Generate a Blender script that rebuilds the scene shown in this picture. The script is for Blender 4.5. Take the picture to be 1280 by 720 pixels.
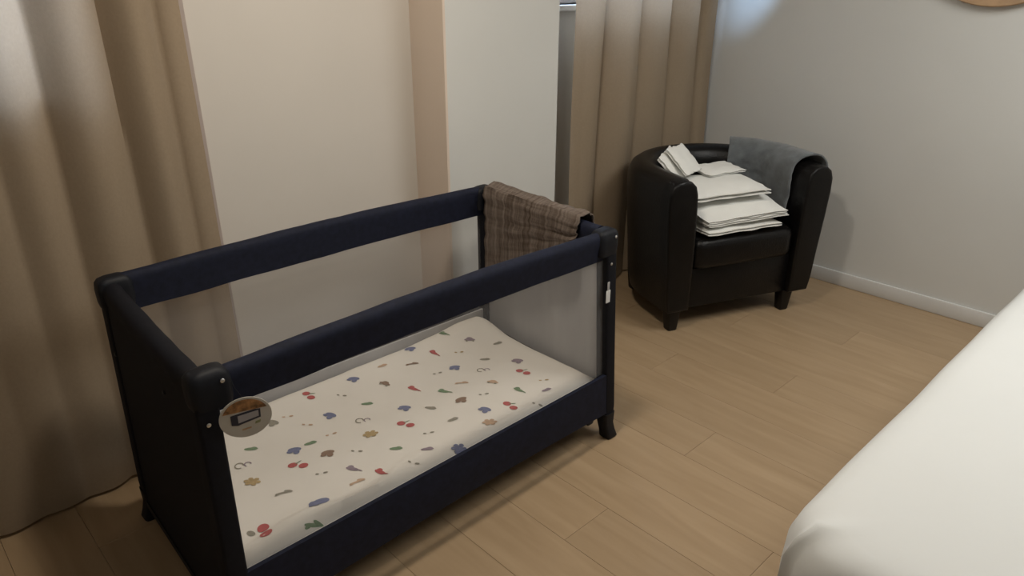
import bpy, bmesh, math, random
from mathutils import Vector, Matrix, noise
random.seed(7)
for o in list(bpy.data.objects):
    bpy.data.objects.remove(o)
SC = bpy.context.scene
COL = SC.collection

# ---------------------------------------------------------------- camera
cam_d = bpy.data.cameras.new('camera'); cam = bpy.data.objects.new('camera', cam_d); COL.objects.link(cam)
cam_d.sensor_width = 36.0; cam_d.lens = 36.0 * 908.9 / 1280.0; cam_d.clip_start = 0.02
R3 = Matrix(((0.72261396, 0.27483179, -0.63426852), (-0.69124514, 0.29132922, -0.66129225), (0.00303682, 0.91629404, 0.4004947)))
cam.matrix_world = Matrix.Translation((-0.4176, -1.2778, 1.4733)) @ R3.to_4x4()
SC.camera = cam

# ---------------------------------------------------------------- world, lights, exposure
w = bpy.data.worlds.new('world'); SC.world = w; w.use_nodes = True
w.node_tree.nodes['Background'].inputs[0].default_value = (0.55, 0.72, 1.0, 1)
w.node_tree.nodes['Background'].inputs[1].default_value = 13.0
SC.view_settings.view_transform = 'Standard'; SC.view_settings.look = 'None'
SC.view_settings.gamma = 1.0; SC.view_settings.use_curve_mapping = False
SC.view_settings.exposure = 0.0

CEIL = 2.42
def area(name, loc, size, power, color, tgt=None, shape='DISK'):
    d = bpy.data.lights.new(name, 'AREA'); d.shape = shape; d.size = size; d.energy = power; d.color = color
    o = bpy.data.objects.new(name, d); COL.objects.link(o); o.location = loc
    if tgt is not None:
        o.rotation_euler = (Vector(tgt) - Vector(loc)).to_track_quat('-Z', 'Y').to_euler()
    return o
LAMPS = [((0.62, -0.05, CEIL), 17.0, (1.0, 0.90, 0.76), 0.22), ((2.05, -1.35, CEIL), 20.0, (0.93, 0.98, 1.0), 1.2)]
for i, (loc, pw, c, sz) in enumerate(LAMPS):
    area('ceiling_lamp_light', (loc[0], loc[1], CEIL - 0.085), sz, pw, c)
def spot(name, loc, tgt, power, deg, blend, color):
    d = bpy.data.lights.new(name, 'SPOT'); d.energy = power; d.spot_size = math.radians(deg); d.spot_blend = blend
    d.color = color; d.shadow_soft_size = 0.03
    o = bpy.data.objects.new(name, d); COL.objects.link(o); o.location = loc
    o.rotation_euler = (Vector(tgt) - Vector(loc)).to_track_quat('-Z', 'Y').to_euler()
SPOTS = [((2.45, 0.1, CEIL), (3.16, 0.69, 1.42), 105.0)]  # added unseen spot, stands in for the daylight glow on the right wall
for loc, tgt, pw in SPOTS:
    spot('added_daylight_spot', (loc[0], loc[1], CEIL - 0.1), tgt, pw, 14, 1.0, (0.42, 0.66, 1.0))

# ---------------------------------------------------------------- material helpers
def newmat(name):
    m = bpy.data.materials.new(name); m.use_nodes = True
    nt = m.node_tree; b = nt.nodes['Principled BSDF']; return m, nt, b
def N(nt, t, **kw):
    n = nt.nodes.new(t)
    for k, v in kw.items(): setattr(n, k, v)
    return n
def plain(name, col, rough=0.6, metal=0.0, spec=0.5, noise_scale=None, var=0.12, bump=0.0, bscale=400, stretch=(1, 1, 1), sheen=0.0, coord='Object'):
    m, nt, b = newmat(name)
    b.inputs['Roughness'].default_value = rough; b.inputs['Metallic'].default_value = metal
    b.inputs['Specular IOR Level'].default_value = spec
    if sheen: b.inputs['Sheen Weight'].default_value = sheen; b.inputs['Sheen Roughness'].default_value = 0.5
    tc = N(nt, 'ShaderNodeTexCoord'); mp = N(nt, 'ShaderNodeMapping'); mp.inputs['Scale'].default_value = stretch
    nt.links.new(tc.outputs[coord], mp.inputs['Vector'])
    if noise_scale:
        nz = N(nt, 'ShaderNodeTexNoise'); nz.inputs['Scale'].default_value = noise_scale; nz.inputs['Detail'].default_value = 4
        nt.links.new(mp.outputs[0], nz.inputs['Vector'])
        rp = N(nt, 'ShaderNodeValToRGB')
        rp.color_ramp.elements[0].position = 0.3; rp.color_ramp.elements[1].position = 0.7
        rp.color_ramp.elements[0].color = tuple(c * (1 - var) for c in col) + (1,)
        rp.color_ramp.elements[1].color = tuple(min(1, c * (1 + var)) for c in col) + (1,)
        nt.links.new(nz.outputs['Fac'], rp.inputs[0]); nt.links.new(rp.outputs[0], b.inputs['Base Color'])
    else:
        b.inputs['Base Color'].default_value = tuple(col) + (1,)
    if bump:
        n2 = N(nt, 'ShaderNodeTexNoise'); n2.inputs['Scale'].default_value = bscale; n2.inputs['Detail'].default_value = 3
        nt.links.new(mp.outputs[0], n2.inputs['Vector'])
        bp = N(nt, 'ShaderNodeBump'); bp.inputs['Strength'].default_value = bump; bp.inputs['Distance'].default_value = 0.004
        nt.links.new(n2.outputs['Fac'], bp.inputs['Height']); nt.links.new(bp.outputs[0], b.inputs['Normal'])
    return m

M = {}
M['wall'] = plain('wall_paint', (0.62, 0.62, 0.60), 0.75, noise_scale=3, var=0.015, bump=0.05, bscale=260)
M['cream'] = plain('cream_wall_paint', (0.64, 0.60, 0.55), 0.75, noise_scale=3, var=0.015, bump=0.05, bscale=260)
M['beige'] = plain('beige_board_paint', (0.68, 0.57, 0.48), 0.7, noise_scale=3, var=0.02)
M['ceiling'] = plain('ceiling_paint', (0.75, 0.74, 0.72), 0.85)
M['trim'] = plain('trim_paint', (0.66, 0.66, 0.65), 0.45, noise_scale=6, var=0.02)
M['navy'] = plain('navy_fabric', (0.009, 0.0115, 0.026), 0.7, spec=0.22, noise_scale=60, var=0.25, bump=0.25, bscale=700)
M['blackfab'] = plain('black_fabric', (0.0055, 0.006, 0.010), 0.72, spec=0.2, noise_scale=60, var=0.2, bump=0.25, bscale=700)
M['lining'] = plain('grey_lining', (0.42, 0.415, 0.42), 0.8, noise_scale=14, var=0.06, stretch=(1, 1, 0.15))
M['plastic'] = plain('black_plastic', (0.006, 0.007, 0.011), 0.55, spec=0.25, noise_scale=20, var=0.1)
M['steel'] = plain('rivet_steel', (0.75, 0.75, 0.75), 0.3, metal=1.0)
M['white_tag'] = plain('white_label', (0.75, 0.75, 0.74), 0.6)
M['leather'] = plain('black_leather', (0.004, 0.0036, 0.0038), 0.34, spec=0.26, noise_scale=30, var=0.2, bump=0.3, bscale=160)
M['legwood'] = plain('black_wood', (0.006, 0.005, 0.005), 0.45, spec=0.3, noise_scale=30, var=0.2)
M['sheet'] = plain('cot_sheet', (0.80, 0.76, 0.70), 0.85, noise_scale=5, var=0.02, bump=0.12, bscale=90)
M['linen'] = plain('white_linen', (0.80, 0.80, 0.77), 0.85, noise_scale=10, var=0.02, bump=0.2, bscale=120)
M['bedsheet'] = plain('bed_sheet', (0.68, 0.69, 0.68), 0.85, noise_scale=3, var=0.012, bump=0.06, bscale=60)
M['bedbase'] = plain('bed_base_cloth', (0.30, 0.28, 0.26), 0.9, noise_scale=40, var=0.1)
M['terry'] = plain('grey_plush', (0.115, 0.128, 0.138), 0.95, noise_scale=22, var=0.28, bump=0.6, bscale=260, sheen=0.4)
M['rimwood'] = plain('light_wood_rim', (0.40, 0.26, 0.15), 0.5, noise_scale=12, var=0.25)
M['rail_metal'] = plain('white_metal', (0.7, 0.7, 0.7), 0.4)
M['pvc'] = plain('window_frame_white', (0.7, 0.7, 0.7), 0.4)
M['mirror'] = plain('mirror_glass', (0.9, 0.9, 0.9), 0.02, metal=1.0)

def wood_mat():
    m, nt, b = newmat('oak_plank')
    tc = N(nt, 'ShaderNodeTexCoord'); oi = N(nt, 'ShaderNodeObjectInfo')
    add = N(nt, 'ShaderNodeVectorMath', operation='ADD'); sc = N(nt, 'ShaderNodeVectorMath', operation='SCALE')
    cb = N(nt, 'ShaderNodeCombineXYZ')
    for i in range(3): nt.links.new(oi.outputs['Random'], cb.inputs[i])
    nt.links.new(cb.outputs[0], sc.inputs[0]); sc.inputs['Scale'].default_value = 37.0
    nt.links.new(tc.outputs['Object'], add.inputs[0]); nt.links.new(sc.outputs[0], add.inputs[1])
    mp = N(nt, 'ShaderNodeMapping'); mp.inputs['Scale'].default_value = (1, 0.10, 1)
    nt.links.new(add.outputs[0], mp.inputs['Vector'])
    nz = N(nt, 'ShaderNodeTexNoise'); nz.inputs['Scale'].default_value = 26; nz.inputs['Detail'].default_value = 6; nz.inputs['Distortion'].default_value = 0.6
    nt.links.new(mp.outputs[0], nz.inputs['Vector'])
    rp = N(nt, 'ShaderNodeValToRGB')
    rp.color_ramp.elements[0].position = 0.25; rp.color_ramp.elements[1].position = 0.75
    rp.color_ramp.elements[0].color = (0.325, 0.226, 0.132, 1); rp.color_ramp.elements[1].color = (0.40, 0.288, 0.178, 1)
    nt.links.new(nz.outputs['Fac'], rp.inputs[0])
    hs = N(nt, 'ShaderNodeHueSaturation')
    mr = N(nt, 'ShaderNodeMapRange'); mr.inputs['To Min'].default_value = 0.96; mr.inputs['To Max'].default_value = 1.04
    nt.links.new(oi.outputs['Random'], mr.inputs['Value']); nt.links.new(mr.outputs[0], hs.inputs['Value'])
    nt.links.new(rp.outputs[0], hs.inputs['Color']); nt.links.new(hs.outputs[0], b.inputs['Base Color'])
    b.inputs['Roughness'].default_value = 0.42; b.inputs['Specular IOR Level'].default_value = 0.4
    bp = N(nt, 'ShaderNodeBump'); bp.inputs['Strength'].default_value = 0.06; bp.inputs['Distance'].default_value = 0.003
    nt.links.new(nz.outputs['Fac'], bp.inputs['Height']); nt.links.new(bp.outputs[0], b.inputs['Normal'])
    return m
M['oak'] = wood_mat()
M['joint'] = plain('floor_joint', (0.31, 0.215, 0.125), 0.6)

def cloth_translucent(name, col, tr, noise_scale=120, var=0.12):
    m = plain(name, col, 0.9, spec=0.2, noise_scale=noise_scale, var=var, bump=0.15, bscale=500, stretch=(1, 1, 0.8))
    nt = m.node_tree; b = nt.nodes['Principled BSDF']; out = nt.nodes['Material Output']
    t = N(nt, 'ShaderNodeBsdfTranslucent'); mx = N(nt, 'ShaderNodeMixShader'); mx.inputs[0].default_value = tr
    t.inputs[0].default_value = tuple(col) + (1,)
    nt.links.new(b.outputs[0], mx.inputs[1]); nt.links.new(t.outputs[0], mx.inputs[2]); nt.links.new(mx.outputs[0], out.inputs[0])
    return m
M['curtain'] = cloth_translucent('taupe_curtain', (0.40, 0.315, 0.225), 0.30, 160, 0.05)

M['strip_cloth'] = cloth_translucent('pale_strip_cloth', (0.52, 0.45, 0.42), 0.35, 90, 0.03)
def net_mat():
    m, nt, b = newmat('grey_netting'); out = nt.nodes['Material Output']
    b.inputs['Base Color'].default_value = (0.36, 0.35, 0.35, 1); b.inputs['Roughness'].default_value = 0.9
    t = N(nt, 'ShaderNodeBsdfTransparent'); mx = N(nt, 'ShaderNodeMixShader'); mx.inputs[0].default_value = 0.24
    nt.links.new(t.outputs[0], mx.inputs[1]); nt.links.new(b.outputs[0], mx.inputs[2]); nt.links.new(mx.outputs[0], out.inputs[0])
    return m
M['net'] = net_mat()
def pane_mat():
    m, nt, b = newmat('window_pane'); out = nt.nodes['Material Output']
    t = N(nt, 'ShaderNodeBsdfTransparent'); g = N(nt, 'ShaderNodeBsdfGlossy'); g.inputs['Roughness'].default_value = 0.05
    mx = N(nt, 'ShaderNodeMixShader'); mx.inputs[0].default_value = 0.08
    nt.links.new(t.outputs[0], mx.inputs[1]); nt.links.new(g.outputs[0], mx.inputs[2]); nt.links.new(mx.outputs[0], out.inputs[0])
    return m
M['pane'] = pane_mat()
def lampglass():
    m, nt, b = newmat('lamp_diffuser')
    b.inputs['Base Color'].default_value = (0.9, 0.88, 0.84, 1)
    b.inputs['Emission Color'].default_value = (1, 0.88, 0.72, 1); b.inputs['Emission Strength'].default_value = 3.0
    return m
M['lampglass'] = lampglass()

def muslin():
    m, nt, b = newmat('brown_muslin')
    tc = N(nt, 'ShaderNodeTexCoord')
    uvs = N(nt, 'ShaderNodeMapping'); uvs.inputs['Scale'].default_value = (26, 1.2, 1)
    nt.links.new(tc.outputs['UV'], uvs.inputs['Vector'])
    n1 = N(nt, 'ShaderNodeTexNoise'); n1.inputs['Scale'].default_value = 1.6; n1.inputs['Detail'].default_value = 5
    nt.links.new(uvs.outputs[0], n1.inputs['Vector'])
    uv2 = N(nt, 'ShaderNodeMapping'); uv2.inputs['Scale'].default_value = (2.5, 40, 1)
    nt.links.new(tc.outputs['UV'], uv2.inputs['Vector'])
    n2 = N(nt, 'ShaderNodeTexNoise'); n2.inputs['Scale'].default_value = 1.0; n2.inputs['Detail'].default_value = 3
    nt.links.new(uv2.outputs[0], n2.inputs['Vector'])
    mx = N(nt, 'ShaderNodeMath', operation='MULTIPLY_ADD'); mx.inputs[1].default_value = 0.45; nt.links.new(n2.outputs['Fac'], mx.inputs[0]); nt.links.new(n1.outputs['Fac'], mx.inputs[2])
    rp = N(nt, 'ShaderNodeValToRGB'); mr = N(nt, 'ShaderNodeMapRange'); mr.inputs['From Min'].default_value = 0.52; mr.inputs['From Max'].default_value = 0.93
    nt.links.new(mx.outputs[0], mr.inputs['Value']); nt.links.new(mr.outputs[0], rp.inputs[0])
    rp.color_ramp.elements[0].color = (0.075, 0.053, 0.040, 1); rp.color_ramp.elements[1].color = (0.205, 0.168, 0.145, 1)
    nt.links.new(rp.outputs[0], b.inputs['Base Color']); b.inputs['Roughness'].default_value = 0.95
    b.inputs['Specular IOR Level'].default_value = 0.15
    bp = N(nt, 'ShaderNodeBump'); bp.inputs['Strength'].default_value = 0.6; bp.inputs['Distance'].default_value = 0.006
    nt.links.new(mx.outputs[0], bp.inputs['Height']); nt.links.new(bp.outputs[0], b.inputs['Normal'])
    return m
M['muslin'] = muslin()

# ---------------------------------------------------------------- mesh helpers
def obj(name, bm, mat, parent=None, smooth=True, angle=40):
    bmesh.ops.recalc_face_normals(bm, faces=bm.faces[:])
    me = bpy.data.meshes.new(name); bm.to_mesh(me); bm.free()
    mats = mat if isinstance(mat, (list, tuple)) else [mat]
    for k in mats: me.materials.append(M[k])
    if smooth:
        me.polygons.foreach_set('use_smooth', [True] * len(me.polygons))
        try: me.set_sharp_from_angle(angle=math.radians(angle))
        except Exception: pass
    o = bpy.data.objects.new(name, me); COL.objects.link(o)
    if parent is not None: o.parent = parent
    return o
def thing(name, label, cat, loc=(0, 0, 0), rz=0.0, group=None):
    o = bpy.data.objects.new(name, None); COL.objects.link(o); o.empty_display_size = 0.1
    o.location = loc; o.rotation_euler = (0, 0, rz); o['label'] = label; o['category'] = cat
    if group: o['group'] = group
    return o
def tag(o, label, cat, group=None):
    o['label'] = label; o['category'] = cat
    if group: o['group'] = group
    return o
def struct(o, label=None):
    o['kind'] = 'structure'
    if label: o['label'] = label
    return o
def bbox(bm, lo, hi, bev=0.0, seg=2):
    v = [bm.verts.new((x, y, z)) for x in (lo[0], hi[0]) for y in (lo[1], hi[1]) for z in (lo[2], hi[2])]
    fs = [(0, 1, 3, 2), (4, 6, 7, 5), (0, 4, 5, 1), (2, 3, 7, 6), (0, 2, 6, 4), (1, 5, 7, 3)]
    faces = [bm.faces.new([v[i] for i in f]) for f in fs]
    if bev:
        es = list({e for f in faces for e in f.edges})
        bmesh.ops.bevel(bm, geom=es, offset=bev, segments=seg, profile=0.5, affect='EDGES')
def box(name, lo, hi, mat, parent=None, bev=0.0, seg=2):
    bm = bmesh.new(); bbox(bm, lo, hi, bev, seg); return obj(name, bm, mat, parent)
def loft(bm, rings, close=True, caps=True):
    R = [[bm.verts.new(p) for p in r] for r in rings]
    n = len(R[0])
    for a, b in zip(R, R[1:]):
        for i in range(n if close else n - 1):
            j = (i + 1) % n
            bm.faces.new((a[i], a[j], b[j], b[i]))
    if caps and close:
        bm.faces.new(R[0][::-1]); bm.faces.new(R[-1])
    return R
def rrect(hw, hh, r, n=4):
    pts = []
    for cx, cy, a0 in ((hw - r, hh - r, 0), (-hw + r, hh - r, 90), (-hw + r, -hh + r, 180), (hw - r, -hh + r, 270)):
        for k in range(n + 1):
            a = math.radians(a0 + 90 * k / n); pts.append((cx + r * math.cos(a), cy + r * math.sin(a)))
    return pts
def disc(bm, c, nrm, r, th, n=14):
    nrm = Vector(nrm).normalized(); t = nrm.orthogonal().normalized(); b = nrm.cross(t); c = Vector(c)
    rings = []
    for rr, h in ((r, 0), (r, th * 0.6), (r * 0.75, th)):
        rings.append([c + nrm * h + (t * math.cos(2 * math.pi * k / n) + b * math.sin(2 * math.pi * k / n)) * rr for k in range(n)])
    loft(bm, rings)
def lerp(a, b, t): return a + (b - a) * t
def sstep(t): t = max(0, min(1, t)); return t * t * (3 - 2 * t)
def nz(x, y=0.0, z=0.0): return noise.noise(Vector((x, y, z)))

# ---------------------------------------------------------------- room shell
XL, XR, YF, YB = -1.7, 3.165, -3.6, 0.95
PX0, PX1, PY = 1.222, 1.788, 0.762
YB2 = 1.03
floor = struct(box('floor', (XL - 0.1, YF - 0.1, -0.08), (XR + 0.1, YB2 + 0.1, -0.012), 'joint'))
pw_, pl_ = 0.192, 1.28
plank_me = {}
x = XL; row = 0
while x < XR:
    y = YF - (row * 0.43 % pl_)
    while y < YB2:
        y0, y1 = max(y, YF), min(y + pl_, YB2)
        x1 = min(x + pw_, XR)
        if y1 - y0 > 0.03 and x1 - x > 0.02:
            k = (round(x1 - x, 3), round(y1 - y0, 3))
            if k not in plank_me:
                bm = bmesh.new(); bbox(bm, (0.0004, 0.0004, -0.012), (k[0] - 0.0004, k[1] - 0.0004, 0.0), 0.0005, 1)
                o = obj('plank', bm, 'oak', floor, angle=20); plank_me[k] = o.data
            else:
                o = bpy.data.objects.new('plank', plank_me[k]); COL.objects.link(o); o.parent = floor
            o.location = (x, y0, 0)
        y += pl_
    x += pw_; row += 1

WZ1 = 2.02
def wall_with_hole(name, x0, x1, y, th, hx0, hx1, WZ0, mt='wall'):
    bm = bmesh.new()
    bbox(bm, (x0, y, 0), (x1, y + th, WZ0)); bbox(bm, (x0, y, WZ1), (x1, y + th, CEIL))
    bbox(bm, (x0, y, WZ0), (hx0, y + th, WZ1)); bbox(bm, (hx1, y, WZ0), (x1, y + th, WZ1))
    return struct(obj(name, bm, mt, smooth=False))
W1 = (-1.15, 0.06, 1.19); W2 = (2.0, 2.86, 1.335)
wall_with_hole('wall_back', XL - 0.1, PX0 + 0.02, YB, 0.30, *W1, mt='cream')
wall_with_hole('wall_recess', PX1 - 0.02, XR + 0.1, YB2, 0.22, *W2)
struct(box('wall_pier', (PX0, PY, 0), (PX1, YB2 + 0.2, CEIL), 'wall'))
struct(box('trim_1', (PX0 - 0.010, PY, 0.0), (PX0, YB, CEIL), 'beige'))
struct(box('wall_right', (XR, YF - 0.1, 0), (XR + 0.12, YB2, CEIL), 'wall'))
struct(box('wall_left', (XL - 0.12, YF - 0.1, 0), (XL, YB, CEIL), 'wall'))
struct(box('wall_front', (XL, YF - 0.12, 0), (XR, YF, CEIL), 'wall'))
struct(box('ceiling', (XL - 0.12, YF - 0.12, CEIL), (XR + 0.12, YB2 + 0.3, CEIL + 0.1), 'ceiling'))
BH = 0.072
struct(box('baseboard_right', (XR - 0.014, YF, 0), (XR, YB2, BH), 'trim', bev=0.004))
struct(box('baseboard_back', (XL, YB - 0.014, 0), (PX0, YB, BH), 'trim', bev=0.004))
struct(box('baseboard_pier', (PX0 - 0.010, PY - 0.014, 0), (PX1 + 0.012, PY, BH), 'trim', bev=0.004))
struct(box('baseboard_recess', (PX1, YB2 - 0.014, 0), (XR - 0.014, YB2, BH), 'trim', bev=0.004))
for i, (wx, yy) in enumerate(((W1, YB), (W2, YB2))):
    wn = 'window_%d' % (i + 1)
    WZ0 = wx[2]
    bm = bmesh.new(); d0, d1 = yy + 0.12, yy + 0.17
    for lo, hi in (((wx[0], d0, WZ0), (wx[1], d1, WZ0 + 0.05)), ((wx[0], d0, WZ1 - 0.05), (wx[1], d1, WZ1)),
                   ((wx[0], d0, WZ0 + 0.05), (wx[0] + 0.05, d1, WZ1 - 0.05)), ((wx[1] - 0.05, d0, WZ0 + 0.05), (wx[1], d1, WZ1 - 0.05)),
                   (((wx[0] + wx[1]) / 2 - 0.03, d0, WZ0 + 0.05), ((wx[0] + wx[1]) / 2 + 0.03, d1, WZ1 - 0.05))):
        bbox(bm, lo, hi, 0.004, 1)
    wo = struct(obj(wn, bm, 'pvc'))
    for a, b in ((wx[0] + 0.05, (wx[0] + wx[1]) / 2 - 0.03), ((wx[0] + wx[1]) / 2 + 0.03, wx[1] - 0.05)):
        box('pane', (a, yy + 0.14, WZ0 + 0.05), (b, yy + 0.146, WZ1 - 0.05), 'pane', wo)
    box('window_sill', (wx[0] - (0.0 if i == 0 else 0.2), yy - 0.03, WZ0 - 0.025), (wx[1], yy + 0.12, WZ0), 'trim', wo, 0.004)

# ceiling lamps (fixtures of the lights above)
for i, (loc, pw, c, sz) in enumerate(LAMPS):
    t = thing('ceiling_lamp', ['flush round ceiling lamp above the travel cot', 'flush round ceiling lamp above the bed'][i], 'lamp', (loc[0], loc[1], CEIL))
    bm = bmesh.new(); n = 28
    loft(bm, [[(r * math.cos(2 * math.pi * k / n), r * math.sin(2 * math.pi * k / n), z) for k in range(n)] for r, z in ((0.05 + sz * 0.5, 0), (0.055 + sz * 0.5, -0.02), (0.04 + sz * 0.5, -0.035))])
    obj('lamp_base', bm, 'rail_metal', t)
    bm = bmesh.new()
    loft(bm, [[(r * math.cos(2 * math.pi * k / n), r * math.sin(2 * math.pi * k / n), z) for k in range(n)] for r, z in ((0.035 + sz * 0.5, -0.035), (0.03 + sz * 0.5, -0.055), (sz * 0.5, -0.07), (sz * 0.3, -0.078))])
    obj('diffuser', bm, 'lampglass', t)
for loc, tgt, pw in SPOTS:  # fixture made up to go with the added spot, out of view
    t = thing('added_spot_fixture', 'small added ceiling spotlight standing in for daylight on the right wall', 'lamp', (loc[0], loc[1], CEIL))
    bm = bmesh.new(); n = 18
    loft(bm, [[(r * math.cos(2 * math.pi * k / n), r * math.sin(2 * math.pi * k / n), z) for k in range(n)] for r, z in ((0.045, 0), (0.045, -0.015), (0.03, -0.02), (0.03, -0.05))])
    obj('added_spot_housing', bm, 'rail_metal', t)

# ---------------------------------------------------------------- curtains
def curtain(name, label, x0, x1, y0, amp, lam, z0, seed, sharp=0.75, spread=0.0, mat='curtain'):
    bm = bmesh.new(); nx, nzz = 200, 26
    uvs = []
    rows = []
    for j in range(nzz + 1):
        t = j / nzz; z = lerp(z0, 2.33, t); r = []
        for i in range(nx + 1):
            s = i / nx; x = lerp(x0, x1, s)
            d = x - x0
            ph = 2 * math.pi * d / lam + 4.2 * nz(d * 2.6, seed) + 1.1 * nz(d * 2, seed + 3, t * 1.2)
            f = 0.9 - 1.9 * abs(math.sin(ph / 2)) ** sharp + 0.22 * nz(d * 11, seed * 2, t * 0.8)
            a = amp * max(0.25, 0.75 + 0.95 * nz(d * 3.1, seed + 5, t * 0.5)) * (0.55 + 0.5 * t)
            edge = min(1, (x1 - x) / 0.10) * min(1, (x - x0) / 0.06 + 0.2)
            y = y0 + a * f * edge + 0.018 * nz(x * 2, seed + 9, z * 1.1) - spread * sstep(1 - t * 3) * 0.5
            r.append(bm.verts.new((x + 0.006 * math.sin(3 * t + d * 9), y, z)))
        rows.append(r)
    for a, b in zip(rows, rows[1:]):
        for i in range(nx): bm.faces.new((a[i], a[i + 1], b[i + 1], b[i]))
    o = obj(name, bm, mat, angle=80)
    return tag(o, label, 'curtain')
curtain('curtain', 'long taupe curtain hanging to the floor behind the travel cot', -1.3, 0.40, 0.878, 0.034, 0.15, 0.012, 3.1, sharp=1.0)
curtain('pale_cloth_strip', 'narrow pale cloth strip beside the edge of the long taupe curtain', 0.13, 0.432, 0.932, 0.006, 0.09, 0.03, 5.2, mat='strip_cloth')  # narrow pinkish translucent strip reaching past the curtain edge
curtain('curtain', 'long taupe curtain with deep folds hanging behind the black armchair', 2.015, 3.125, 0.885, 0.050, 0.25, 0.012, 2.7, sharp=0.65)
for x0, x1, y, lb in ((-1.45, 0.5, 0.868, 'white curtain rail above the travel cot'), (1.82, XR - 0.01, 0.872, 'white curtain rail above the black armchair')):
    tag(box('curtain_rail', (x0, y - 0.018, 2.33), (x1, y + 0.018, 2.35), 'rail_metal', bev=0.003), lb, 'curtain rail')

# ---------------------------------------------------------------- travel cot
cot = thing('travel_cot', 'navy blue travel cot with grey mesh sides', 'cot')
H = 0.772
TOP = {'FL': (-0.012, 0.020), 'BL': (0.014, 0.640), 'BR': (1.268, 0.622), 'FR': (1.222, 0.022)}
BOT = {'FL': (-0.022, 0.012), 'BL': (-0.000, 0.668), 'BR': (1.298, 0.650), 'FR': (1.268, 0.014)}
def cpt(k, z):
    t = (H - z) / H; return Vector((lerp(TOP[k][0], BOT[k][0], t), lerp(TOP[k][1], BOT[k][1], t), z))
SX = {'FL': -1, 'BL': -1, 'BR': 1, 'FR': 1}; SY = {'FL': -1, 'FR': -1, 'BL': 1, 'BR': 1}
for k in TOP:
    bm = bmesh.new(); rings = []
    for z, hw in ((0.085, 0.021), (0.13, 0.024), (0.3, 0.0235), (0.6, 0.0235), (0.74, 0.024)):
        c = cpt(k, z); rings.append([(c.x + a, c.y + b, z) for a, b in rrect(hw, hw, 0.008, 3)])
    loft(bm, rings); post = obj('corner_post', bm, 'blackfab', cot)
    # plastic foot, kicking outwards
    bm = bmesh.new(); rings = []
    for z, hw, kick in ((0.0, 0.021, 0.010), (0.006, 0.024, 0.010), (0.03, 0.022, 0.006), (0.06, 0.022, 0.001), (0.09, 0.0245, 0.0), (0.105, 0.0255, 0.0)):
        c = cpt(k, z); rings.append([(c.x + a + SX[k] * kick, c.y + b + SY[k] * kick * 0.6, z) for a, b in rrect(hw, hw, 0.009, 3)])
    loft(bm, rings); obj('foot', bm, 'plastic', post)
    # corner cap: rounded plastic joint above the rails
    bm = bmesh.new(); rings = []
    for z, s in ((0.685, 0.0255), (0.70, 0.0275), (0.735, 0.028), (0.752, 0.0265), (0.761, 0.022), (0.766, 0.014), (0.767, 0.005)):
        c = cpt(k, 0.75); rings.append([(c.x + a * 1.5 - SX[k] * (0.014 if k == 'FL' else 0.010), c.y + b, z) for a, b in rrect(s, s, s * 0.45, 4)])
    loft(bm, rings); cap = obj('corner_cap', bm, 'plastic', cot)
    c = cpt(k, 0.75)
    bm = bmesh.new(); disc(bm, (c.x + {'FL': 0.034, 'FR': 0.010, 'BL': 0.012, 'BR': -0.014}[k], c.y - 0.0285, 0.742), (0, -1, 0.05), 0.0045, 0.002); obj('rivet', bm, 'steel', cap)
    bm = bmesh.new(); c2 = cpt(k, 0.66); disc(bm, (c2.x - 0.004, c2.y - 0.0235, 0.655), (0, -1, 0), 0.0045, 0.002); obj('rivet', bm, 'steel', post)
box('foot_brace', (1.165, 0.006, 0.088), (1.195, 0.032, 0.14), 'plastic', cot, 0.006)
# padded top rails
def rail(name, ka, kb, zlo, zhi, hw, hump, mat, sag=0.0):
    A, B = Vector((*TOP[ka], 0)), Vector((*TOP[kb], 0)); d = (B - A); L = d.length; d.normalize(); nrm = Vector((-d.y, d.x, 0))
    bm = bmesh.new(); rings = []; n = 28
    for i in range(n + 1):
        t = i / n; P = A + d * lerp(0.024, L - 0.024, t)
        h = hump * math.sin(math.pi * t) - sag * math.sin(math.pi * t) ** 0.35
        zl = zlo + 0.4 * h + 0.003 * nz(t * 9, zlo); zh = zhi + h + 0.002 * nz(t * 12, zhi, 3)
        w_ = hw * (1 + 0.10 * nz(t * 10, 4.0, zlo)); ww = w_ * 0.62
        zm = zh - w_
        pts = [(-ww, zl), (ww, zl), (ww * 1.12, (zl * 2 + zm) / 3), (w_, lerp(zl, zm, 0.8))]
        for q in range(0, 9):
            a = math.pi * q / 8; pts.append((w_ * math.cos(a), zm + w_ * math.sin(a)))
        pts += [(-w_, lerp(zl, zm, 0.8)), (-ww * 1.12, (zl * 2 + zm) / 3)]
        rings.append([P + nrm * a + Vector((0, 0, b)) for a, b in pts])
    loft(bm, rings); r = obj(name, bm, mat, cot)
    return r
rail('padded_rail', 'FL', 'FR', 0.670, 0.757, 0.019, 0.014, 'navy')
rail('padded_rail', 'BL', 'BR', 0.664, 0.766, 0.019, 0.012, 'navy')
rail('padded_rail', 'FL', 'BL', 0.66, 0.754, 0.024, 0.0, 'blackfab', 0.008)
rail('padded_rail', 'FR', 'BR', 0.66, 0.765, 0.024, 0.004, 'navy', 0.004)
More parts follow.
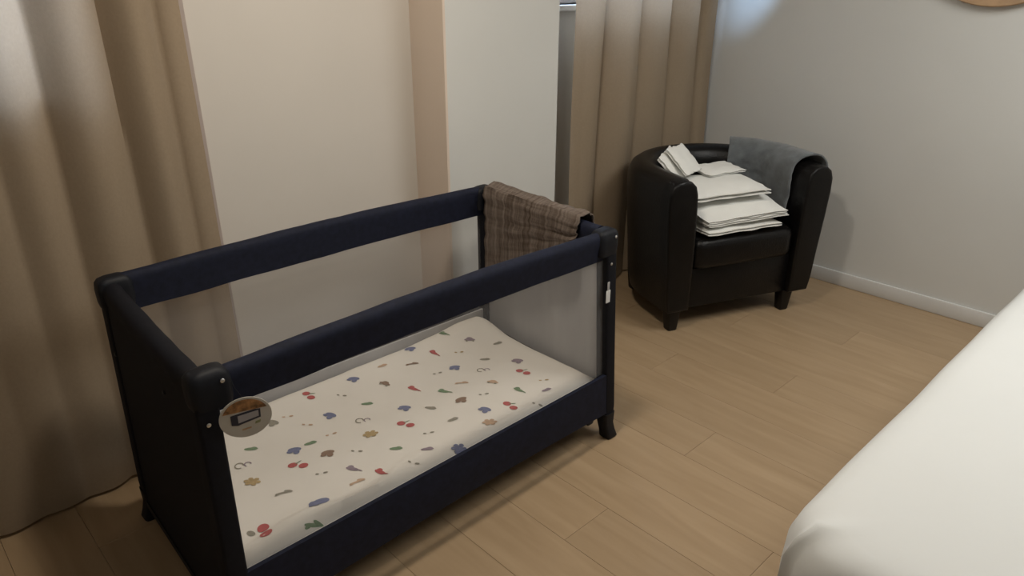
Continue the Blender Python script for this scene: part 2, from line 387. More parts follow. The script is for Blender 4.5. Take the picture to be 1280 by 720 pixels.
# side walls of the cot
def sheetpanel(name, ka, kb, z0, z1, off, th, mat, parent=cot, nx=20, nzv=4, bulge=0.0, inset=0.018, bot_arch=0.0, rip=0.0):
    bm = bmesh.new(); g = []
    for side in ((0, 1) if th else (0,)):
        rows = []
        for j in range(nzv + 1):
            r = []
            for i in range(nx + 1):
                t = i / nx
                z = lerp(z0 + bot_arch * math.sin(math.pi * t), z1, j / nzv)
                A, B = cpt(ka, z), cpt(kb, z); d = (B - A).normalized(); nn = Vector((-d.y, d.x, 0)).normalized()
                P = A + d * lerp(inset, (B - A).length - inset, t)
                o_ = off + side * th + bulge * math.sin(math.pi * t) * math.sin(math.pi * j / nzv) + rip * math.sin(t * 21 + 2 * nz(t * 5, 1)) * (0.3 + 0.7 * j / nzv)
                P = P + nn * o_; r.append(bm.verts.new((P.x, P.y, z)))
            rows.append(r)
        for a, b in zip(rows, rows[1:]):
            for i in range(nx): bm.faces.new((a[i], a[i + 1], b[i + 1], b[i]))
        g.append(rows)
    if th:
        a, b = g
        for i in range(nx):
            bm.faces.new((a[0][i], a[0][i + 1], b[0][i + 1], b[0][i])); bm.faces.new((a[-1][i], a[-1][i + 1], b[-1][i + 1], b[-1][i]))
        for j in range(nzv):
            bm.faces.new((a[j][0], a[j + 1][0], b[j + 1][0], b[j][0])); bm.faces.new((a[j][-1], a[j + 1][-1], b[j + 1][-1], b[j][-1]))
    return obj(name, bm, mat, parent)
# front (FL->FR: +normal points to the inside / back)
sheetpanel('lower_band', 'FL', 'FR', 0.112, 0.263, -0.022, 0.012, 'navy', bulge=-0.006, bot_arch=0.012)
sheetpanel('mesh_side', 'FL', 'FR', 0.262, 0.70, -0.006, 0, 'net')
sheetpanel('lower_band', 'BL', 'BR', 0.112, 0.272, 0.010, 0.012, 'navy', bulge=0.006)
ln = sheetpanel('band_lining', 'BL', 'BR', 0.20, 0.272, -0.004, 0.008, 'lining')
sheetpanel('mesh_side', 'BL', 'BR', 0.27, 0.69, 0.006, 0, 'net')
ep = sheetpanel('end_panel', 'FL', 'BL', 0.062, 0.70, 0.008, 0.010, 'blackfab', nx=16, nzv=10, bulge=0.006)
sheetpanel('panel_lining', 'FL', 'BL', 0.2, 0.70, -0.006, 0.008, 'lining', ep, nx=24, nzv=6, rip=0.003)
sheetpanel('hem_binding', 'FL', 'BL', 0.055, 0.075, 0.005, 0.017, 'plastic', ep, nx=16, nzv=1)
ep2 = sheetpanel('end_panel', 'FR', 'BR', 0.062, 0.70, -0.018, 0.010, 'blackfab', nx=16, nzv=10, bulge=-0.006)
sheetpanel('panel_lining', 'FR', 'BR', 0.2, 0.70, -0.002, 0.008, 'lining', ep2, nx=40, nzv=6, rip=0.005)
for (yy, zz) in ((0.50, 0.62), (0.17, 0.66)):
    c = cpt('FL', zz); bm = bmesh.new(); disc(bm, (c.x - 0.0235, yy, zz), (-1, 0, 0), 0.006, 0.004); obj('rivet', bm, 'plastic', ep)
bm = bmesh.new(); bbox(bm, (0.004, 0.04, 0.135), (1.25, 0.63, 0.165), 0.005, 1); obj('base_board', bm, 'blackfab', cot)
c = cpt('FR', 0.555)
bm = bmesh.new(); bbox(bm, (c.x - 0.031, c.y - 0.027, 0.53), (c.x - 0.012, c.y - 0.0245, 0.572), 0.001, 1); lab = obj('care_label', bm, 'white_tag', cot); lab['label'] = 'small white sewn-in label'
bm = bmesh.new(); bbox(bm, (c.x - 0.027, c.y - 0.027, 0.572), (c.x - 0.017, c.y - 0.0245, 0.60), 0.001, 1); obj('label_loop', bm, 'lining', lab)

# ---------------------------------------------------------------- cot mattress with printed sheet
MX0, MX1, MY0, MY1 = 0.006, 1.238, 0.032, 0.643
def mh(x, y):
    d = min(x - MX0, MX1 - x, y - MY0, MY1 - y)
    e = 0.0 if d > 0.035 else -0.018 * (1 - max(0, d) / 0.035) ** 2
    h = 0.240 + 0.010 * sstep((y - 0.35) / 0.25) + e + 0.004 * nz(x * 5, y * 5, 1.7) + 0.002 * nz(x * 14, y * 14, 4)
    # rumpled front-left corner, puffed back-right corner
    g = math.exp(-(((x - 0.12) / 0.12) ** 2 + ((y - 0.08) / 0.05) ** 2))
    h += 0.022 * g * math.sin(26 * (y - 0.2 * x) + 1.0)
    h += 0.022 * math.exp(-(((x - 1.15) / 0.16) ** 2 + ((y - 0.58) / 0.07) ** 2))
    h += 0.014 * math.exp(-(((x - 0.30) / 0.22) ** 2 + ((y - 0.080 - 0.02 * math.sin(x * 14)) / 0.016) ** 2)) - 0.012 * math.exp(-(((x - 0.28) / 0.2) ** 2 + ((y - 0.048) / 0.012) ** 2))
    return h
cotm = thing('cot_mattress', 'cream mattress with small coloured prints lying in the travel cot', 'mattress', (0, 0, 0))
bm = bmesh.new(); nx, ny = 110, 56
g = [[bm.verts.new((lerp(MX0, MX1, i / nx), lerp(MY0, MY1, j / ny), mh(lerp(MX0, MX1, i / nx), lerp(MY0, MY1, j / ny)))) for i in range(nx + 1)] for j in range(ny + 1)]
for j in range(ny):
    for i in range(nx): bm.faces.new((g[j][i], g[j][i + 1], g[j + 1][i + 1], g[j + 1][i]))
rim = [g[0][i] for i in range(nx)] + [g[j][nx] for j in range(ny)] + [g[ny][i] for i in range(nx, 0, -1)] + [g[j][0] for j in range(ny, 0, -1)]
low = [bm.verts.new((v.co.x, v.co.y, 0.168)) for v in rim]
for i in range(len(rim)):
    j = (i + 1) % len(rim); bm.faces.new((rim[i], low[i], low[j], rim[j]))
bm.faces.new(low)
obj('mattress_body', bm, 'sheet', cotm, angle=60)
PC = [(0.46, 0.10, 0.10), (0.17, 0.19, 0.32), (0.17, 0.26, 0.15), (0.26, 0.17, 0.12), (0.46, 0.34, 0.17), (0.29, 0.27, 0.22), (0.55, 0.38, 0.26), (0.28, 0.22, 0.27)]
for i, c in enumerate(PC): M['print%d' % i] = plain('print_ink_%d' % i, c, 0.9, spec=0.1, noise_scale=150, var=0.15)
MOT = [(0.422, 0.648, 'leaf', 1), (0.475, 0.572, 'cherry', 0), (0.552, 0.505, 'dots', 5), (0.63, 0.559, 'mush', 1), (0.692, 0.472, 'car', 3), (0.749, 0.568, 'leaf', 6), (0.888, 0.599, 'mush', 1), (0.831, 0.513, 'twig', 3), (0.743, 0.39, 'bug', 0), (0.658, 0.317, 'mush', 1), (0.609, 0.245, 'cherry', 0), (0.587, 0.415, 'leaf', 2), (0.528, 0.351, 'ring', 5), (0.506, 0.275, 'flower', 4), (0.519, 0.167, 'leaf', 2), (0.468, 0.436, 'mush', 1), (0.321, 0.512, 'mush', 5), (0.373, 0.515, 'dots', 6), (0.396, 0.441, 'dots', 6), (0.358, 0.356, 'leaf', 2), (0.307, 0.353, 'mush', 1), (0.369, 0.279, 'mush', 3), (0.424, 0.353, 'dots', 6), (0.433, 0.233, 'dots', 5), (0.221, 0.44, 'leaf', 2), (0.282, 0.288, 'cherry', 0), (1.033, 0.596, 'bug', 2), (1.083, 0.506, 'car', 7), (1.152, 0.432, 'leaf', 5), (0.933, 0.525, 'bug', 0), (1.005, 0.472, 'dots', 4), (0.927, 0.4, 'mush', 1), (0.861, 0.411, 'dots', 5), (1.044, 0.38, 'leaf', 5), (0.988, 0.327, 'ring', 5), (1.118, 0.294, 'mush', 7), (1.079, 0.227, 'cherry', 0), (0.959, 0.247, 'car', 6), (0.882, 0.313, 'twig', 6), (0.985, 0.154, 'bug', 2), (1.051, 0.092, 'leaf', 7), (1.088, 0.139, 'dots', 4), (0.805, 0.312, 'bug', 2), (0.814, 0.232, 'mush', 3), (0.886, 0.208, 'dots', 5), (0.827, 0.138, 'mush', 1), (0.902, 0.104, 'cherry', 0), (0.973, 0.056, 'dots', 5), (0.718, 0.266, 'leaf', 5), (0.795, 0.08, 'flower', 6), (0.726, 0.168, 'leaf', 5), (0.631, 0.162, 'dots', 5), (0.578, 0.101, 'leaf', 7), (0.65, 0.048, 'flower', 1), (0.514, 0.078, 'dots', 5), (0.172, 0.388, 'ring', 5), (0.161, 0.309, 'flower', 4), (0.198, 0.209, 'twig', 5), (0.242, 0.107, 'big', 1), (0.098, 0.114, 'cherry2', 0), (0.311, 0.213, 'dots', 5), (0.381, 0.175, 'bug', 7), (0.426, 0.109, 'bug', 0), (0.359, 0.117, 'twig', 6), (0.194, 0.05, 'twig', 2)]
def motif(bm, x, y, kind, ci, k):
    rnd = random.Random(k * 13 + 5); a0 = rnd.uniform(-0.5, 0.5) + 0.75
    ca, sa = math.cos(-0.75 + (a0 - 0.75)), math.sin(-0.75 + (a0 - 0.75))
    def ell(dx, dy, rx, ry, n=12, c=ci, lo=0.0, rot=0.0):
        vs = []
        for q in range(n):
            t = 2 * math.pi * q / n; px, py = rx * math.cos(t), ry * math.sin(t)
            px, py = px * math.cos(rot) - py * math.sin(rot), px * math.sin(rot) + py * math.cos(rot)
            px += dx; py += dy
            X, Y = x + px * ca - py * sa, y + px * sa + py * ca
            vs.append(bm.verts.new((X, Y, mh(X, Y) + 0.0014 + lo)))
        f = bm.faces.new(vs); f.material_index = c
    def ringm(dx, dy, r, w, c=ci, span=300):
        n = 14; A = []
        for q in range(n + 1):
            t = math.radians(span) * q / n; row = []
            for rr in (r, r - w):
                px, py = dx + rr * math.cos(t), dy + rr * math.sin(t); X, Y = x + px * ca - py * sa, y + px * sa + py * ca
                row.append(bm.verts.new((X, Y, mh(X, Y) + 0.0014)))
            A.append(row)
        for p, q in zip(A, A[1:]):
            f = bm.faces.new((p[0], q[0], q[1], p[1])); f.material_index = c
    s = 0.00145
    if kind == 'cherry':
        ell(-9 * s, 5 * s, 9 * s, 7.5 * s); ell(9 * s, -5 * s, 9 * s, 7.5 * s); ell(2 * s, 9 * s, 8 * s, 1.2 * s, rot=0.5, c=2, lo=0.0003)
    elif kind == 'cherry2':
        ell(-9 * s, 8 * s, 10 * s, 10 * s); ell(9 * s, -6 * s, 11 * s, 10 * s); ell(-20 * s, -9 * s, 8 * s, 5 * s, c=5)
    elif kind == 'mush':
        ell(0, 4 * s, 13 * s, 7 * s); ell(3 * s, -5 * s, 6 * s, 6 * s, lo=0.0003); ell(-9 * s, -2 * s, 6 * s, 4 * s, lo=0.0005)
    elif kind == 'big':
        ell(0, 0, 12 * s, 19 * s, rot=-0.45); ell(3 * s, -14 * s, 9 * s, 8 * s, lo=0.0003); ell(-12 * s, -6 * s, 4 * s, 6 * s, lo=0.0005)
    elif kind == 'car':
        ell(0, 0, 14 * s, 5 * s); ell(0, 4 * s, 8 * s, 5 * s, lo=0.0003); ell(-8 * s, -5 * s, 3 * s, 3 * s, lo=0.0005, c=5); ell(8 * s, -5 * s, 3 * s, 3 * s, lo=0.0005, c=5)
    elif kind == 'leaf':
        ell(0, 0, 13 * s, 4.5 * s, rot=0.25); ell(5 * s, 2 * s, 6 * s, 5 * s, lo=0.0003)
    elif kind == 'bug':
        ell(0, 0, 13 * s, 5 * s, rot=-0.2); ell(-4 * s, 5 * s, 6 * s, 5 * s, lo=0.0003); ell(14 * s, -3 * s, 7 * s, 1.6 * s, lo=0.0005, rot=-0.3)
    elif kind == 'twig':
        ell(0, 0, 15 * s, 2.6 * s, rot=0.4); ell(7 * s, 5 * s, 8 * s, 3.4 * s, lo=0.0003); ell(-8 * s, -6 * s, 6 * s, 2 * s, lo=0.0005, rot=0.8)
    elif kind == 'dots':
        ell(-8 * s, -2 * s, 3.6 * s, 2.2 * s); ell(6 * s, 3 * s, 4.6 * s, 2.6 * s, rot=0.4)
    elif kind == 'flower':
        ell(0, 0, 9 * s, 7 * s)
        for q in range(6):
            t = q * math.pi / 3; ell(11 * s * math.cos(t), 8 * s * math.sin(t), 5 * s, 4 * s, n=8, lo=0.0003 + 0.0001 * q)
    elif kind == 'ring':
        ringm(-6 * s, 0, 9 * s, 2.6 * s); ringm(9 * s, 2 * s, 7 * s, 2.2 * s, c=7, span=250)
bm = bmesh.new()
for k, (x, y, kd, ci) in enumerate(MOT):
    if MX0 + 0.02 < x < MX1 - 0.02 and MY0 + 0.014 < y < MY1 - 0.012: motif(bm, x, y, kd, ci, k)
po = obj('printed_motifs', bm, ['print%d' % i for i in range(8)], cotm, smooth=False)
po['label'] = 'scattered red, blue, green and brown printed figures'; po['kind'] = 'stuff'

# ---------------------------------------------------------------- round hang tag on the front corner
tagc = Vector((0.045, -0.034, 0.659))
ht = thing('hang_tag', 'round cardboard tag with picture of a cot hanging from the cot corner', 'tag', tagc)
dirn = Vector((-0.42, -1.28, 0)) - Vector((tagc.x, tagc.y, 0)); ht.rotation_euler = (math.radians(8), 0, math.atan2(dirn.y, dirn.x) + math.pi / 2 + 0.05)
RT = 0.050
def flat(name, pts, y, th, mat, parent):
    bm = bmesh.new(); a = [bm.verts.new((px, y, pz)) for px, pz in pts]; b = [bm.verts.new((px, y + th, pz)) for px, pz in pts]
    bm.faces.new(a); bm.faces.new(b[::-1]); n = len(a)
    for i in range(n): bm.faces.new((a[i], a[(i + 1) % n], b[(i + 1) % n], b[i]))
    return obj(name, bm, mat, parent, smooth=False)
M['card'] = plain('tag_card', (0.52, 0.50, 0.46), 0.5, noise_scale=30, var=0.05)
M['photo'] = plain('tag_photo', (0.30, 0.15, 0.06), 0.5, noise_scale=70, var=0.75)
M['tagnavy'] = plain('tag_navy', (0.018, 0.022, 0.045), 0.5)
M['taggrey'] = plain('tag_grey', (0.36, 0.35, 0.38), 0.5)
circ = [(RT * math.cos(2 * math.pi * k / 40), RT * math.sin(2 * math.pi * k / 40)) for k in range(40)]
flat('tag_disc', circ, 0, 0.0012, 'card', ht)
a0 = math.radians(22)
flat('tag_photo', [(RT * 0.90 * math.cos(lerp(a0, math.pi - a0, k / 20)), RT * 0.90 * math.sin(lerp(a0, math.pi - a0, k / 20))) for k in range(21)], -0.0006, 0.0005, 'photo', ht)
pic = flat('tag_picture', [(-0.028, -0.013), (-0.016, -0.016), (0.028, -0.006), (0.029, 0.015), (0.018, 0.0165), (-0.028, 0.011)], -0.0008, 0.0005, 'tagnavy', ht)
flat('picture_mesh', [(-0.015, -0.010), (0.0245, -0.002), (0.0250, 0.0125), (-0.015, 0.008)], -0.0013, 0.0004, 'taggrey', pic)
M['taggreen'] = plain('tag_green', (0.25, 0.27, 0.14), 0.5)
flat('tag_print', [(0.016, -0.021), (0.026, -0.019), (0.027, -0.013), (0.017, -0.015)], -0.0006, 0.0005, 'taggreen', ht)
flat('tag_print', [(-0.010, -0.031), (0.008, -0.029), (0.008, -0.0255), (-0.010, -0.0275)], -0.0006, 0.0005, 'rimwood', ht)
bm = bmesh.new()
pth = [Vector((0, 0.002, RT - 0.006)), Vector((-0.005, 0.006, RT + 0.008)), Vector((-0.012, 0.012, RT + 0.02)), Vector((-0.014, 0.022, RT + 0.03))]
loft(bm, [[p + Vector((0.0009 * math.cos(q * math.pi / 3), 0.0009 * math.sin(q * math.pi / 3), 0)) for q in range(6)] for p in pth])
obj('tag_string', bm, 'plastic', ht)

# ---------------------------------------------------------------- muslin blanket over the cot end
def drape_profile(hw, ztop, zin, zout, n_in, n_top, n_out):
    P = []
    for i in range(n_in): P.append((-hw, lerp(zin, ztop - hw, i / n_in)))
    for i in range(n_top + 1):
        a = math.pi - math.pi * i / n_top; P.append((hw * math.cos(a), ztop - hw + hw * math.sin(a)))
    for i in range(1, n_out + 1): P.append((hw, lerp(ztop - hw, zout, i / n_out)))
    return P
def muslin_obj():
    bm = bmesh.new(); uvl = bm.loops.layers.uv.new('UVMap')
    A, B = Vector((*TOP['FR'], 0)), Vector((*TOP['BR'], 0)); d = (B - A).normalized(); nn = Vector((d.y, -d.x, 0))  # nn points outside (+x)
    n = 60; s0, s1 = 0.088, 0.557
    prof = drape_profile(0.0325, 0.780, 0.43, 0.40, 14, 12, 12)
    rows = []
    for i in range(n + 1):
        t = i / n; s = lerp(s0, s1, t); r = []
        prof = drape_profile(0.0325, 0.780, lerp(0.66, 0.455, t ** 0.7), 0.42, 14, 12, 12)
        for j, (a, z) in enumerate(prof):
            hang = max(0, 0.74 - z) / 0.3
            wv = 0.007 * hang * math.sin(t * 34 + 2 * nz(t * 4, 2)) + 0.004 * hang * nz(t * 30, z * 4)
            lump = 0.004 * (1 + nz(t * 7, j * 0.6)) + 0.003 * math.sin(j * 2.2 + t * 2)
            sg = 1 if a > 0 else -1
            ss = s + 0.012 * nz(j * 0.35, i * 0.02, 5) * (1 if t > .5 else 0.5) - 0.02 * hang * (t - 0.3)
            base = A + d * ss
            off = a + sg * (lump + abs(wv) + 0.012 * hang * (1 if sg > 0 else 0.3))
            P = base + nn * off
            r.append(bm.verts.new((P.x, P.y, z + (lump if abs(a) < 0.03 else 0) + 0.006 * nz(t * 6, j * 0.2, 8))))
        rows.append(r)
    L = len(prof)
    for i in range(n):
        for j in range(L - 1):
            f = bm.faces.new((rows[i][j], rows[i + 1][j], rows[i + 1][j + 1], rows[i][j + 1]))
            for lp, (u_, v_) in zip(f.loops, ((i / n, j / L), ((i + 1) / n, j / L), ((i + 1) / n, (j + 1) / L), (i / n, (j + 1) / L))): lp[uvl].uv = (u_, v_)
    o = obj('muslin_blanket', bm, 'muslin', angle=80)
    md = o.modifiers.new('Solidify', 'SOLIDIFY'); md.thickness = 0.003; md.offset = 1
    return tag(o, 'brown crinkled muslin blanket draped over the end of the travel cot', 'blanket')
muslin_obj()

# ---------------------------------------------------------------- black leather tub armchair
CA = math.radians(-22.375)
ch = thing('tub_armchair', 'black leather tub armchair in the corner of the room', 'armchair', (2.384, 0.19, 0), CA)
AW, VC, UC = 0.415, 0.215, 0.02
def dpath(n_st=8, n_arc=36, v0=0.0):
    pts = []
    for i in range(n_st): pts.append((Vector((UC - AW, lerp(v0, VC, i / n_st), 0)), Vector((1, 0, 0))))
    for i in range(n_arc + 1):
        a = math.pi - math.pi * i / n_arc; dv = Vector((math.cos(a), math.sin(a), 0)); pts.append((Vector((UC, VC, 0)) + dv * AW, -dv))
    for i in range(1, n_st + 1): pts.append((Vector((UC + AW, lerp(VC, v0, i / n_st), 0)), Vector((-1, 0, 0))))
    return pts
sec = [(0.036, 0.100), (0.024, 0.16), (0.014, 0.30), (0.0, 0.46), (-0.008, 0.58), (-0.006, 0.64), (0.008, 0.674), (0.034, 0.692), (0.065, 0.697), (0.098, 0.690), (0.122, 0.668), (0.133, 0.63), (0.138, 0.56), (0.142, 0.46), (0.145, 0.34), (0.145, 0.10)]
bm = bmesh.new(); rings = []
path = dpath(); NP = len(path)
for k, (P, inn) in enumerate(path):
    e = min(k, NP - 1 - k); rr = []
    cz = sum(z for _, z in sec) / len(sec)
    for o_, z in sec:
        if e == 0: o2 = lerp(o_, 0.07, 0.13); z2 = lerp(z, cz, 0.035) if z > 0.2 else z
        else: o2, z2 = o_, z
        Q = P + inn * o2; rr.append((Q.x, Q.y + (0.014 if e == 1 and False else 0), z2))
    rings.append(rr)
loft(bm, rings)
shell = obj('arms_and_back', bm, 'leather', ch, angle=50)
for sg in (-1, 1):   # flat upholstered front panel of each arm with a rounded edge
    bm = bmesh.new(); R_ = []
    for sc, vv in ((1.0, 0.0), (0.985, -0.012), (0.93, -0.017), (0.80, -0.018)):
        rr = []
        for o_, z in sec:
            o2 = lerp(0.068, o_, 0.97 * sc); z2 = lerp(0.40, z, 0.99 * (1 - (1 - sc) * 0.3))
            rr.append((UC + sg * (AW - o2), vv, z2))
        R_.append(rr)
    loft(bm, R_); obj('arm_front', bm, 'leather', ch, angle=50)
# seat
bm = bmesh.new(); bbox(bm, (UC - 0.272, 0.012, 0.10), (UC + 0.272, 0.40, 0.288), 0.008, 2); obj('seat_base', bm, 'leather', ch)
bm = bmesh.new(); rings = []
def seatring(sc, z):
    pts = []
    for (x_, y_) in rrect(0.270 * sc, 0.245 * sc, 0.06 * sc, 6):
        pts.append((UC + x_, 0.228 + y_, z))
    return pts
for sc, z in ((0.93, 0.288), (0.985, 0.296), (1.0, 0.315), (1.0, 0.385), (0.985, 0.407), (0.93, 0.420), (0.7, 0.428), (0.3, 0.432)): rings.append(seatring(sc, z))
loft(bm, rings); obj('seat_cushion', bm, 'leather', ch, angle=60)
for (lu, lv) in ((UC - 0.325, 0.035), (UC + 0.29, 0.035), (UC - 0.24, 0.50), (UC + 0.24, 0.50)):
    bm = bmesh.new()
    loft(bm, [[(lu + a, lv + b, z) for a, b in rrect(h_, h_, 0.006, 2)] for z, h_ in ((0.0, 0.020), (0.004, 0.022), (0.104, 0.030))])
    obj('leg', bm, 'legwood', ch)
CM = Matrix.Translation((2.384, 0.19, 0)) @ Matrix.Rotation(CA, 4, 'Z')

# ---------------------------------------------------------------- grey plush blanket over the right arm
def plush():
    bm = bmesh.new(); n = 44; rows = []
    s_total = []
    for i in range(n + 1):
        t = i / n; r = []
        # from the back-right of the tub (angle 62 deg) along the right arm to v = 0.05
        arc0 = math.radians(50); Lc = AW * arc0; Ls = VC - 0.045; s = lerp(0, Lc + Ls, t)
        if s < Lc:
            a = arc0 - s / AW; dv = Vector((math.cos(a), math.sin(a), 0)); P = Vector((UC, VC, 0)) + dv * AW; inn = -dv
        else:
            P = Vector((UC + AW, VC - (s - Lc), 0)); inn = Vector((-1, 0, 0))
        zin = lerp(0.58, 0.47, sstep(t * 1.1)); zout = lerp(0.50, 0.60, t)
        prof = []
        for q in range(12): z = lerp(zin, 0.655, q / 12); prof.append((0.152 + 0.006 * nz(t * 5, q * 0.3), z))
        for q in range(15):
            a = math.pi * q / 14; prof.append((0.064 + 0.086 * math.cos(a), 0.655 + 0.076 * math.sin(a)))
        for q in range(1, 8): prof.append((-0.022, lerp(0.655, zout, q / 7)))
        for q, (o_, z) in enumerate(prof):
            lump = 0.006 * nz(t * 4, q * 0.18, 2) + 0.003 * nz(t * 14, q * 0.5, 6)
            cx, cz = 0.065, 0.60
            L_ = math.hypot(o_ - cx, max(0, z - cz)) + 1e-6
            Q = P + inn * (o_ + lump * (o_ - cx) / L_)
            shift = 0.045 * (1 - sstep((0.16 - o_) / 0.12)) * (t - 0.2) if o_ > 0.04 else 0
            r.append(bm.verts.new((Q.x, Q.y + shift * 0.8, z + abs(lump) * 0.8)))
        rows.append(r)
    for a, b in zip(rows, rows[1:]):
        for j in range(len(a) - 1): bm.faces.new((a[j], a[j + 1], b[j + 1], b[j]))
    bmesh.ops.transform(bm, matrix=CM, verts=bm.verts[:])
    o = obj('plush_blanket', bm, 'terry', angle=80)
    md = o.modifiers.new('Solidify', 'SOLIDIFY'); md.thickness = 0.008; md.offset = 0
    tag(o, 'grey plush blanket draped over the arm of the black armchair', 'blanket')
plush()

# ---------------------------------------------------------------- folded white linen on the seat
def linen(name, label, cu, cv, z0, wu, wv, th, layers, rz, seed, tilt=(0, 0), front=0.6, lean=None):
    bm = bmesh.new()
    tl = th / layers
    for q in range(layers):
        r_ = random.Random(seed * 31 + q)
        du, dv = r_.uniform(-0.008, 0.008), r_.uniform(-0.010, 0.006)
        sw, sv = wu / 2 * r_.uniform(0.96, 1.0), wv / 2 * r_.uniform(0.96, 1.0)
        nx, ny = 14, 12
        top, bot = [], []
        for j in range(ny + 1):
            a, b = [], []
            for i in range(nx + 1):
                fx, fy = 2 * i / nx - 1, 2 * j / ny - 1
                ex = abs(fx) ** 8; ey = abs(fy) ** 8
                e = max(ex, ey)
                ff = lerp(front, 1.0, sstep((fy + 1) * 0.9))
                zc = z0 + (q + 0.5) * tl * ff + (0.007 if lean is None else 0.004) * nz(fx * 1.5 + 3, fy * 1.5, 0.3) - 0.010 * max(0, abs(fx) - 0.6) * q / max(1, layers)
                hh = tl * 0.52 * ff * (1 - 0.75 * e)
                X, Y = fx * sw + du + 0.009 * nz(fy * 3, seed, q), fy * sv + dv + 0.008 * nz(fx * 3, seed, q + 9)
                a.append(bm.verts.new((X, Y, zc + hh))); b.append(bm.verts.new((X, Y, zc - hh)))
            top.append(a); bot.append(b)
        for j in range(ny):
            for i in range(nx):
                bm.faces.new((top[j][i], top[j][i + 1], top[j + 1][i + 1], top[j + 1][i]))
                bm.faces.new((bot[j][i], bot[j + 1][i], bot[j + 1][i + 1], bot[j][i + 1]))
        for i in range(nx):
            bm.faces.new((top[0][i], bot[0][i], bot[0][i + 1], top[0][i + 1])); bm.faces.new((top[ny][i], top[ny][i + 1], bot[ny][i + 1], bot[ny][i]))
        for j in range(ny):
            bm.faces.new((top[j][0], top[j + 1][0], bot[j + 1][0], bot[j][0])); bm.faces.new((top[j][nx], bot[j][nx], bot[j + 1][nx], top[j + 1][nx]))
    if lean is not None:
        bmesh.ops.transform(bm, matrix=Matrix.Translation((cu, cv, 0)) @ lean, verts=bm.verts[:])
    else:
        bmesh.ops.transform(bm, matrix=Matrix.Translation((cu, cv, 0)) @ Matrix.Rotation(rz, 4, 'Z'), verts=bm.verts[:])
        for v in bm.verts: v.co.z += tilt[0] * (v.co.x - cu) + tilt[1] * (v.co.y - cv)
    bmesh.ops.transform(bm, matrix=CM, verts=bm.verts[:])
    o = obj(name, bm, 'linen', angle=50)
    return tag(o, label, 'linen', 'folded white linen on the armchair')
linen('folded_sheet', 'folded white sheet at the bottom of the pile on the armchair', 0.0, 0.160, 0.442, 0.40, 0.35, 0.030, 2, 0.02, 1, front=0.75)
linen('folded_sheet', 'thick folded white sheet second from the bottom of the armchair pile', 0.015, 0.165, 0.480, 0.41, 0.35, 0.066, 4, -0.02, 2, front=0.5, tilt=(0.03, 0.0))
linen('folded_towel', 'folded white towel on top of the pile on the armchair', -0.015, 0.215, 0.564, 0.39, 0.29, 0.046, 2, -0.06, 3, front=0.8, tilt=(0.02, 0.01))
linen('folded_towel', 'small folded white cloth lying behind the top towel of the pile', 0.075, 0.34, 0.617, 0.22, 0.15, 0.020, 2, 0.1, 4, front=0.9, tilt=(0.0, 0.05))
LEAN = Matrix.Translation((0, 0, 0.658)) @ Matrix.Rotation(math.radians(38), 4, 'X') @ Matrix.Rotation(math.radians(24), 4, 'Y') @ Matrix.Rotation(math.radians(36), 4, 'Z')
linen('pillowcase', 'folded white pillowcase propped corner up between pile and armchair arm', -0.165, 0.335, 0.0, 0.185, 0.15, 0.026, 2, 0, 5, lean=LEAN)
LEAN2 = Matrix.Translation((0, 0, 0.683)) @ Matrix.Rotation(math.radians(34), 4, 'X') @ Matrix.Rotation(math.radians(22), 4, 'Y') @ Matrix.Rotation(math.radians(26), 4, 'Z')
linen('pillowcase', 'folded white pillowcase lying on the propped one beside the armchair arm', -0.120, 0.33, 0.0, 0.18, 0.15, 0.024, 2, 0, 6, lean=LEAN2)

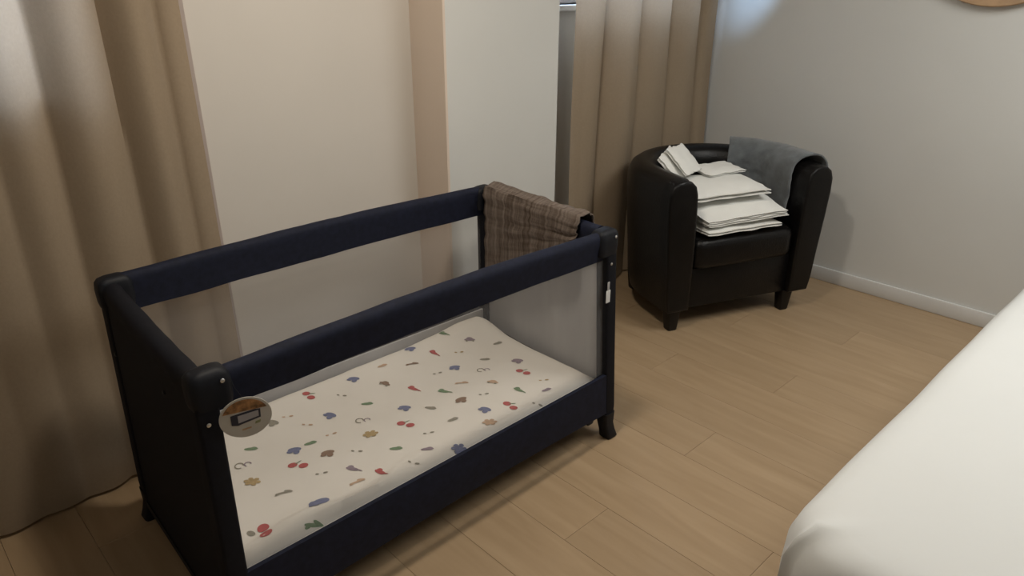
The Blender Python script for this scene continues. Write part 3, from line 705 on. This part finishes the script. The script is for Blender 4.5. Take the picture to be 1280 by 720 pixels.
# ---------------------------------------------------------------- bed
BX0, BX1, BY1, BY0, BT = 0.612, 2.58, -0.853, -2.50, 0.565
bed = thing('bed', 'bed with a smooth white sheet opposite the travel cot', 'bed', ((BX0 + BX1) / 2, (BY0 + BY1) / 2, 0))
cx, cy = bed.location.x, bed.location.y
def bedring(inset, z, rad, bul=0.0):
    hx, hy = (BX1 - BX0) / 2 - inset, (BY1 - BY0) / 2 - inset
    pts = []
    base = rrect(hx, hy, rad, 28)
    n = len(base)
    for i in range(n):
        a, b = base[i], base[(i + 1) % n]
        m_ = max(1, int(math.hypot(b[0] - a[0], b[1] - a[1]) / 0.05)) if math.hypot(b[0] - a[0], b[1] - a[1]) > 0.2 else 1
        for q in range(m_): pts.append((lerp(a[0], b[0], q / m_), lerp(a[1], b[1], q / m_), z))
    return pts
def bedsheet():
    bm = bmesh.new(); rings = []
    for ins, z, rad in ((0.030, 0.285, 0.10), (0.012, 0.30, 0.11), (0.004, 0.36, 0.12), (0.0, 0.44, 0.12), (0.003, 0.50, 0.12), (0.014, 0.535, 0.115), (0.034, 0.556, 0.10), (0.065, 0.566, 0.08), (0.11, 0.569, 0.06), (0.25, 0.571, 0.04), (0.5, 0.572, 0.02)):
        hx, hy = (BX1 - BX0) / 2, (BY1 - BY0) / 2
        rr = []
        for (x_, y_, z_) in BASE:
            # scale the outline inwards
            k = 1 - ins / 0.8
            X = x_ * (1 - ins / hx); Y = y_ * (1 - ins / hy)
            # tuck fold at the foot-end corner
            dx, dy = X + hx, Y - hy
            gx = math.exp(-(((dx - 0.075) / 0.022) ** 2 + ((dy + 0.070) / 0.022) ** 2)); fd = math.exp(-(((x_ + hx) + (y_ - hy) - 0.0) / 0.012) ** 2) * (1 if x_ < 0 < y_ else 0) * (1 if z < 0.55 else 0.5)
            zz = z + 0.016 * gx * (1 if z > 0.5 else 0); X -= 0.010 * fd; Y += 0.010 * fd
            wv = 0.006 * nz(X * 5, Y * 5, z * 3) * (1 if z < 0.5 else 0.4)
            rr.append((X + wv * (1 if X > 0 else -1), Y + wv * (1 if Y > 0 else -1), zz + 0.003 * nz(X * 3, Y * 3, 2)))
        rings.append(rr)
    loft(bm, rings)
    return obj('fitted_sheet', bm, 'bedsheet', bed, angle=80)
BASE = bedring(0, 0, 0.13)
bedsheet()
bm = bmesh.new(); bbox(bm, (BX0 - cx + 0.05, BY0 - cy + 0.05, 0.10), (BX1 - cx - 0.05, BY1 - cy - 0.05, 0.30), 0.02, 2); obj('bed_base', bm, 'bedbase', bed)
for sx in (-1, 1):
    for sy in (-1, 1):
        bm = bmesh.new(); lx, ly = sx * 0.9, sy * 0.68
        loft(bm, [[(lx + a, ly + b, z) for a, b in rrect(h_, h_, 0.01, 3)] for z, h_ in ((0.0, 0.022), (0.10, 0.03), (0.105, 0.03))]); obj('leg', bm, 'legwood', bed)

# ---------------------------------------------------------------- round mirror on the right wall
mr = thing('round_mirror', 'round mirror with a light wooden rim on the right wall', 'mirror', (XR, -0.345, 1.70))
bm = bmesh.new(); n = 64; RM = 0.357; R_ = []
for k in range(n):
    a = 2 * math.pi * k / n; ca, sa = math.cos(a), math.sin(a)
    R_.append([(-x_, r_ * ca, r_ * sa) for r_, x_ in ((RM, 0.001), (RM, 0.026), (RM - 0.004, 0.030), (RM - 0.026, 0.030), (RM - 0.03, 0.026), (RM - 0.03, 0.001))])
R_.append(R_[0])
vs = [[bm.verts.new(p) for p in r] for r in R_[:-1]]
for k in range(n):
    a, b = vs[k], vs[(k + 1) % n]
    for i in range(6): bm.faces.new((a[i], a[(i + 1) % 6], b[(i + 1) % 6], b[i]))
obj('rim', bm, 'rimwood', mr)
bm = bmesh.new(); loft(bm, [[(-x_, (RM - 0.03) * math.cos(2 * math.pi * k / n), (RM - 0.03) * math.sin(2 * math.pi * k / n)) for k in range(n)] for x_ in (0.002, 0.012)]); obj('mirror_glass', bm, 'mirror', mr)
